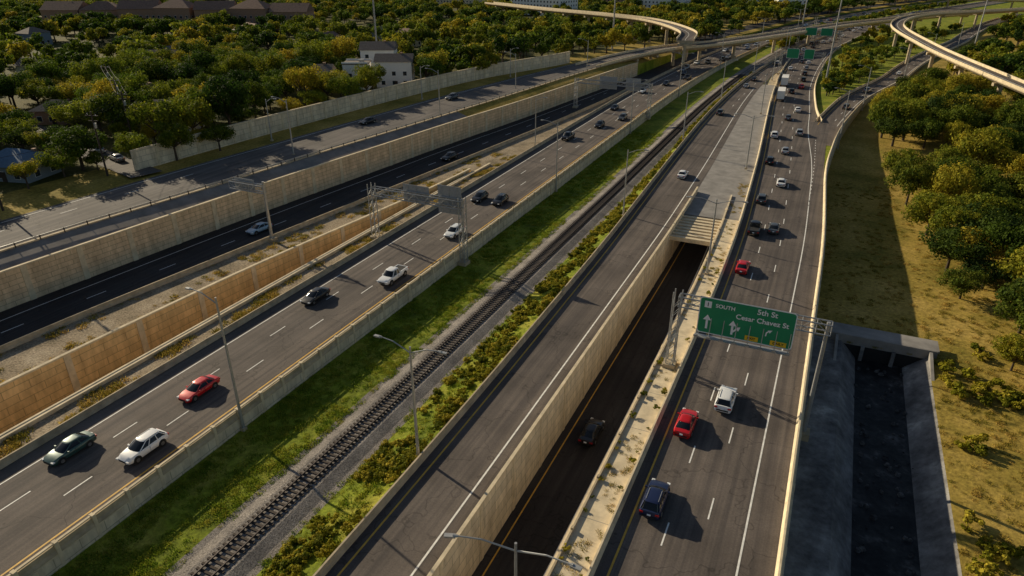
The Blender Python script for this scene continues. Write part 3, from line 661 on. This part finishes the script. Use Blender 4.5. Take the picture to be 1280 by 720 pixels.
def road_seg(name,p,q,w,z,mat):
    b=MB(); p=Vector(p);q=Vector(q); d=(q-p).normalized(); r=Vector((d.y,-d.x))*w/2
    b.add([(p.x-r.x,p.y-r.y,z),(p.x+r.x,p.y+r.y,z),(q.x+r.x,q.y+r.y,z),(q.x-r.x,q.y-r.y,z)],[(0,1,2,3)],mat); b.obj(name)
SR=[((-125,92),(-210,114),6.5),((-125,60),(-200,64),6)]
for p,q,w in SR: road_seg('side_street',p,q,w,7.05,M['asphL'])
for x,y,k,c in((-150,99.5,'suv','white'),(-166,103.5,'sedan','grey'),(-140,96.8,'sedan','silver')):
    if (k,c) not in cache: cache[(k,c)]=car_mesh(k,P[c])
    o=bpy.data.objects.new('parked_car',cache[(k,c)]); o.location=(x,y,7.06); o.rotation_euler[2]=1.31; col.objects.link(o)
# ------------------------------------------------------------ vegetation
def tree_mesh(name,seed,nl,per,leaf,H,R,mat,trunk=True):
    r=np.random.default_rng(seed); b=MB()
    cz=H*.60
    cent=[]
    for i in range(nl):
        a=r.uniform(0,2*PI); rr_=R*math.sqrt(r.uniform(.0,1))*.8; z=cz+r.uniform(-.22,.28)*H*(1-.55*(rr_/R))
        cent.append((rr_*math.cos(a),rr_*math.sin(a),z,r.uniform(.18,.38)*R))
    if trunk:
        th=H*.34; b.tube((0,0,-.5),(0,0,th),.03*H+.05,.022*H,M['bark'],8)
        for c in cent[:8]: 
            mid=(c[0]*.5,c[1]*.5,th+(c[2]-th)*.45); b.tube((0,0,th*.85),mid,.018*H,.012*H,M['bark'],6); b.tube(mid,c[:3],.012*H,.004*H,M['bark'],5)
    base=len(b.v)
    V=[];
    for c in cent:
        n=int(per*(c[3]/(.33*R))**2)
        d=r.normal(size=(n,3)); d/=np.linalg.norm(d,axis=1)[:,None]
        rad=c[3]*(r.uniform(.6,1.12,n)); rad[r.random(n)<.1]*=1.3
        p=np.array(c[:3])+d*rad[:,None]*np.array([1,1,.78])
        nn=d+r.normal(size=(n,3))*.45; nn[:,2]+=.2; nn/=np.linalg.norm(nn,axis=1)[:,None]
        t=np.cross(nn,r.normal(size=(n,3))); t/=np.linalg.norm(t,axis=1)[:,None]; u=np.cross(nn,t)
        s=leaf*r.uniform(.6,1.3,n)[:,None]
        q=np.stack([p-t*s,p-u*s*.7,p+t*s,p+u*s*.7],1); V.append(q.reshape(-1,3))
    V=np.concatenate(V); n=len(V)//4
    bv=np.array(b.v) if b.v else np.zeros((0,3))
    allv=np.concatenate([bv,V]); faces=list(map(list,b.f))+[[base+4*i,base+4*i+1,base+4*i+2,base+4*i+3] for i in range(n)]
    me=bpy.data.meshes.new(name); me.from_pydata(allv.tolist(),[],faces)
    me.materials.append(M['bark']); me.materials.append(mat)
    me.polygons.foreach_set('material_index',[0]*len(b.f)+[1]*n); me.update()
    return me
def tuft_mesh(name,seed,n,h,r0,w,mat):
    r=np.random.default_rng(seed); vs=[];fs=[]
    for i in range(n):
        a=r.uniform(0,2*PI); q=r0*math.sqrt(r.random()); x,y=q*math.cos(a),q*math.sin(a); hh=h*r.uniform(.5,1.1); a2=r.uniform(0,2*PI); dx,dy=w*math.cos(a2),w*math.sin(a2)
        lx,ly=x+r.normal()*h*.6,y+r.normal()*h*.6; k=len(vs); vs+=[(x-dx,y-dy,-.02),(x+dx,y+dy,-.02),(lx,ly,hh)]; fs.append((k,k+1,k+2))
    me=bpy.data.meshes.new(name); me.from_pydata(vs,[],fs); me.materials.append(mat); return me
def inst_coll(name,meshes):
    c=bpy.data.collections.new(name)
    for m in meshes: c.objects.link(bpy.data.objects.new(m.name,m))
    return c
def scatter(name,pts,coll,n_inst):
    me=bpy.data.meshes.new(name); me.from_pydata([p[:3] for p in pts],[],[])
    for an,i in(('sc',3),('rz',4)):
        a=me.attributes.new(an,'FLOAT','POINT'); a.data.foreach_set('value',[float(p[i]) for p in pts])
    a=me.attributes.new('ix','INT','POINT'); a.data.foreach_set('value',[random.randrange(n_inst) for _ in pts])
    o=bpy.data.objects.new(name,me); col.objects.link(o)
    ng=bpy.data.node_groups.new(name,'GeometryNodeTree')
    ng.interface.new_socket('Geometry',in_out='INPUT',socket_type='NodeSocketGeometry'); ng.interface.new_socket('Geometry',in_out='OUTPUT',socket_type='NodeSocketGeometry')
    gi=ng.nodes.new('NodeGroupInput');go=ng.nodes.new('NodeGroupOutput');ip=ng.nodes.new('GeometryNodeInstanceOnPoints');ci=ng.nodes.new('GeometryNodeCollectionInfo')
    ci.inputs['Collection'].default_value=coll; ci.inputs['Separate Children'].default_value=True; ci.inputs['Reset Children'].default_value=True
    ip.inputs['Pick Instance'].default_value=True
    def na(n,t):
        q=ng.nodes.new('GeometryNodeInputNamedAttribute'); q.data_type=t; q.inputs['Name'].default_value=n; return q.outputs['Attribute']
    L=ng.links.new
    L(gi.outputs[0],ip.inputs['Points']); L(ci.outputs[0],ip.inputs['Instance']); L(na('ix','INT'),ip.inputs['Instance Index'])
    cb=ng.nodes.new('ShaderNodeCombineXYZ'); L(na('rz','FLOAT'),cb.inputs[2]); L(cb.outputs[0],ip.inputs['Rotation'])
    L(na('sc','FLOAT'),ip.inputs['Scale']); L(ip.outputs[0],go.inputs[0])
    md=o.modifiers.new('scatter','NODES'); md.node_group=ng
    return o
near=[tree_mesh('oak_%d'%i,10+i,25,250,.22,9.5,5.0,M['leafA' if i%2 else 'leafB']) for i in range(6)]
oaks=[tree_mesh('dense_oak_%d'%i,30+i,32,230,.22,9,5.3,M['leafO' if i%3 else 'leafA']) for i in range(4)]
far=[tree_mesh('canopy_%d'%i,40+i,15,75,.5,10,5.2,M['leafA' if i%2 else 'leafB']) for i in range(6)]
cf=inst_coll('canopy_trees',far)
a0=math.radians(24.8)
def infr(x,y,m=.95):
    fwd=-x*math.sin(a0)+y*math.cos(a0); lat=x*math.cos(a0)+y*math.sin(a0)
    return fwd>20 and abs(lat)<fwd*m+25
def free(x,y,rad=5):
    if any((x-a)**2+(y-c)**2<(d+rad*.3)**2 for a,c,d in HS): return False
    for p,q,w in SR:
        p=Vector(p);q=Vector(q);t=max(0,min(1,(Vector((x,y))-p).dot(q-p)/(q-p).length_squared)); 
        if (Vector((x,y))-p.lerp(q,t)).length<w/2+rad*.6: return False
    return True
def addtree(x,y,z,s,name='live_oak_tree',pool=None):
    o=bpy.data.objects.new(name,random.choice(pool or near)); o.location=(x,y,z); o.rotation_euler[2]=random.uniform(0,6.28); q=s*random.uniform(.85,1.1); o.scale=(q,q,s*random.uniform(.85,1.25)); col.objects.link(o)
placed=[]
def tryp(x,y,dmin):
    if any((x-a)**2+(y-b_)**2<dmin*dmin for a,b_ in placed): return False
    placed.append((x,y)); return True
for x,y,s in[(25,139,1.15),(32,150,1.2),(23,158,1.1),(37,132,1.2),(42,143,1.2),(33,117,1.05),(41,110,1.2),(45,126,1.2),(20,177,1.1),(28,172,1.2),(36,163,1.2),(19,196,1.1),(30,190,1.2),(40,178,1.2),(36,99,1.0),(44,98,1.15),(33,90,.6),(30,104,.6),(38,82,.65),(42,71,.75),(26,127,.75),(47,112,1.1),(29,182,1.1),(30,133,.8),(37,121,.9),(35,74,.4),(45,85,.8),(24,167,.9),
    (29,143,1.0),(26,150,1.0),(35,141,1.1),(31,160,1.1),(42,153,1.1),(24,185,1.0),(35,180,1.0),(35,171,1.0),(40,118,1.0),(35,108,.9),(41,134,1.0)]:
    placed.append((x,y)); addtree(x,y,zR(y)-.1,s,pool=oaks)
for _ in range(3000):
    x=random.uniform(15,110); y=random.uniform(100,300)
    if x<46 and y<195: continue
    if not infr(x,y) or x<outer(y)+9: continue
    if abs(x-float(np.interp(y,[155,195,240,290,360],[140,100,66,46,32])))<7: continue
    if mn.noise(Vector((x*.03,y*.03,8)))<-.32: continue
    if tryp(x,y,random.uniform(5.2,7.5)): addtree(x,y,zR(y)+.3,random.uniform(.75,1.3),pool=oaks+near[:2])
for _ in range(6000):
    y=random.uniform(62,215); x=random.uniform(-230,-118)
    lim=sw(y)-5 if y>92 else -139
    if x>lim or not infr(x,y) or not free(x,y): continue
    if y<100 and x>-158 and random.random()<.6: continue
    if tryp(x,y,random.uniform(6.2,8.5)): addtree(x,y,7,random.uniform(.65,1.3),'shade_tree')
for x,y,s in((-129,103,.95),(-126.5,113,.7),(-135,97,.8),(-131,110,.6),(-139,84,.7),(-138,76,.55),(-150,92,.8),(-137,90,.5)): addtree(x,y,7,s,'shade_tree')
pts=[];tries=0
grid={}
while len(pts)<9000 and tries<120000:
    tries+=1
    y=random.uniform(90,1250); x=random.uniform(-1100,900)
    if not infr(x,y,.85): continue
    X=x-cx(y)
    if X<0:
        edge=(fl(y)-cx(y)-8) if y<290 else float(np.interp(y,[290,330,420,600,1300],[-108,-100,-84,-82,-80]))
        if X>edge: continue
        if y<215 and x>-230: continue
        if abs(y-float(np.interp(x,[-260,-190,-139,-100,-72],[520,465,428,400,360])))<9 and x>-300 and x<-60: continue
    else:
        if x<outer(y)+12 or (y<300 and x<110): continue
        if y<1000 and any(abs(x-(x0+w_/2+k*(y-300)))<w_ for x0,k,w_ in LR): continue
        if y<720 and abs(x-float(np.interp(y,[155,195,240,290,360,450,530,610,700],[140,100,66,46,32,24,42,90,150])))<7.5: continue
        if y<700 and x<er(y)+8: continue
    if not free(x,y,6): continue
    if mn.noise(Vector((x*.012,y*.012,3)))<-.36: continue
    k=(int(x/7.2),int(y/7.2))
    if k in grid: continue
    grid[k]=1
    z=(7*pl(y)) if X<0 else zR(y)+1
    pts.append((x,y,z-.4,random.uniform(.65,1.3),random.uniform(0,6.28)))
scatter('distant_forest',pts,cf,6)
pts=[]
for _ in range(260):
    y=random.uniform(420,900); x=random.uniform(-52,-42)+cx(y); pts.append((x,y,-.5,random.uniform(.3,.6),random.uniform(0,6)))
for _ in range(160):
    y=random.uniform(262,600); lo=mr(y)+4; hi=el(y)-4
    if hi-lo>2: pts.append((random.uniform(lo,hi),y,0,random.uniform(.3,.7),random.uniform(0,6)))
scatter('roadside_trees',pts,cf,6)
sh=[tree_mesh('shrub_%d'%i,70+i,9,50,.14,1.3,.9,M['shrub'],False) for i in range(4)]
cs=inst_coll('shrubs',sh); pts=[]
for _ in range(4400):
    y=random.uniform(10,330); u=random.random()
    d=mn.noise(Vector((u*1.6,y*.16,0)))
    if d<-.06: continue
    x=-38.3+cx(y)+(cl(y)-cx(y)+38.3-.9)*u
    pts.append((x,y,zM(y)*(1-u)-.2,random.uniform(.25,.9)*(1 if y<200 else 1.3),random.uniform(0,6)))
for _ in range(500):
    y=random.uniform(20,110); x=random.uniform(20.5,34)
    if mn.noise(Vector((x*.12,y*.12,5)))>.12: pts.append((x,y,zR(y)-.2,random.uniform(.5,1.6),random.uniform(0,6)))
for _ in range(46):
    y=random.uniform(30,118); pts.append((rl(y)-random.choice([.8,2.9]),y,.3,random.uniform(.2,.6),random.uniform(0,6)))
scatter('roadside_shrubs',pts,cs,4)
gt_=[tuft_mesh('tuft_%d'%i,90+i,36,.2,.42,.045,M['blade']) for i in range(3)]; cg=inst_coll('tufts',gt_)
gd_=[tuft_mesh('dry_tuft_%d'%i,95+i,36,.24,.42,.045,M['bladeD']) for i in range(3)]; cd=inst_coll('dry_tufts',gd_)
pts=[]
for _ in range(12500):
    y=10+random.random()**1.3*200; x=random.uniform(-54.9,-45.4) if random.random()<.72 else random.uniform(-39,-33.5)
    if random.random()>.6+mn.noise(Vector((x*.3,y*.15,9))): continue
    u=max(0,(x+38.3)/5.5); pts.append((x,y,zM(y)*(1-u)-.03,random.uniform(.5,1.5),random.uniform(0,6)))
scatter('grass',pts,cg,3)
pts=[]
for _ in range(7500):
    y=20+random.random()**1.2*170; x=random.uniform(19.8,60) if y<103 else random.uniform(outer(y)+1.5,60)
    if random.random()>.5+mn.noise(Vector((x*.2,y*.2,2))): continue
    pts.append((x,y,zR(y)+(0 if x<22 else .8*(x-20)/50),random.uniform(.5,1.4),random.uniform(0,6)))
for _ in range(2600):
    y=20+random.random()*140; r=random.random()
    if r<.5: x=random.uniform(cp(y)+1,hl(y)-.6)
    elif r<.8: x=random.uniform(rr(y)+.6,gt(y)-.6)
    else: x=rl(y)-random.uniform(.6,3.0)
    if mn.noise(Vector((x*.35,y*.18,12)))<.08: continue
    pts.append((x,y,.33 if r>=.8 and y<134 else 0,random.uniform(.6,2)*(.5 if r>=.8 else 1),random.uniform(0,6)))
scatter('dry_grass',pts,cd,3)
# ------------------------------------------------------------ light, world, camera
el_=math.radians(21.5); sdir=Vector((-.95*math.cos(el_),.31*math.cos(el_),math.sin(el_))).normalized()
sd=bpy.data.lights.new('sun','SUN'); sd.energy=5; sd.angle=math.radians(.5); sd.color=(1,.86,.62); so=bpy.data.objects.new('sun',sd); so.rotation_euler=sdir.to_track_quat('Z','Y').to_euler(); so.location=(0,0,80); col.objects.link(so)
w=bpy.data.worlds.new('World'); scene.world=w; w.use_nodes=True; nt=w.node_tree; bg=nt.nodes['Background']; sk=nt.nodes.new('ShaderNodeTexSky'); sk.sky_type='NISHITA'; sk.sun_disc=False; sk.sun_elevation=el_; sk.sun_rotation=math.radians(288); nt.links.new(sk.outputs[0],bg.inputs[0]); bg.inputs[1].default_value=.062
c=bpy.data.cameras.new('Camera'); c.lens=24; c.sensor_width=36; c.clip_end=8000; co=bpy.data.objects.new('Camera',c); co.location=(0,0,48); co.rotation_euler=(math.radians(90-26.2),0,a0); col.objects.link(co); scene.camera=co
scene.view_settings.view_transform='Standard'; scene.view_settings.look='None'; scene.view_settings.exposure=0
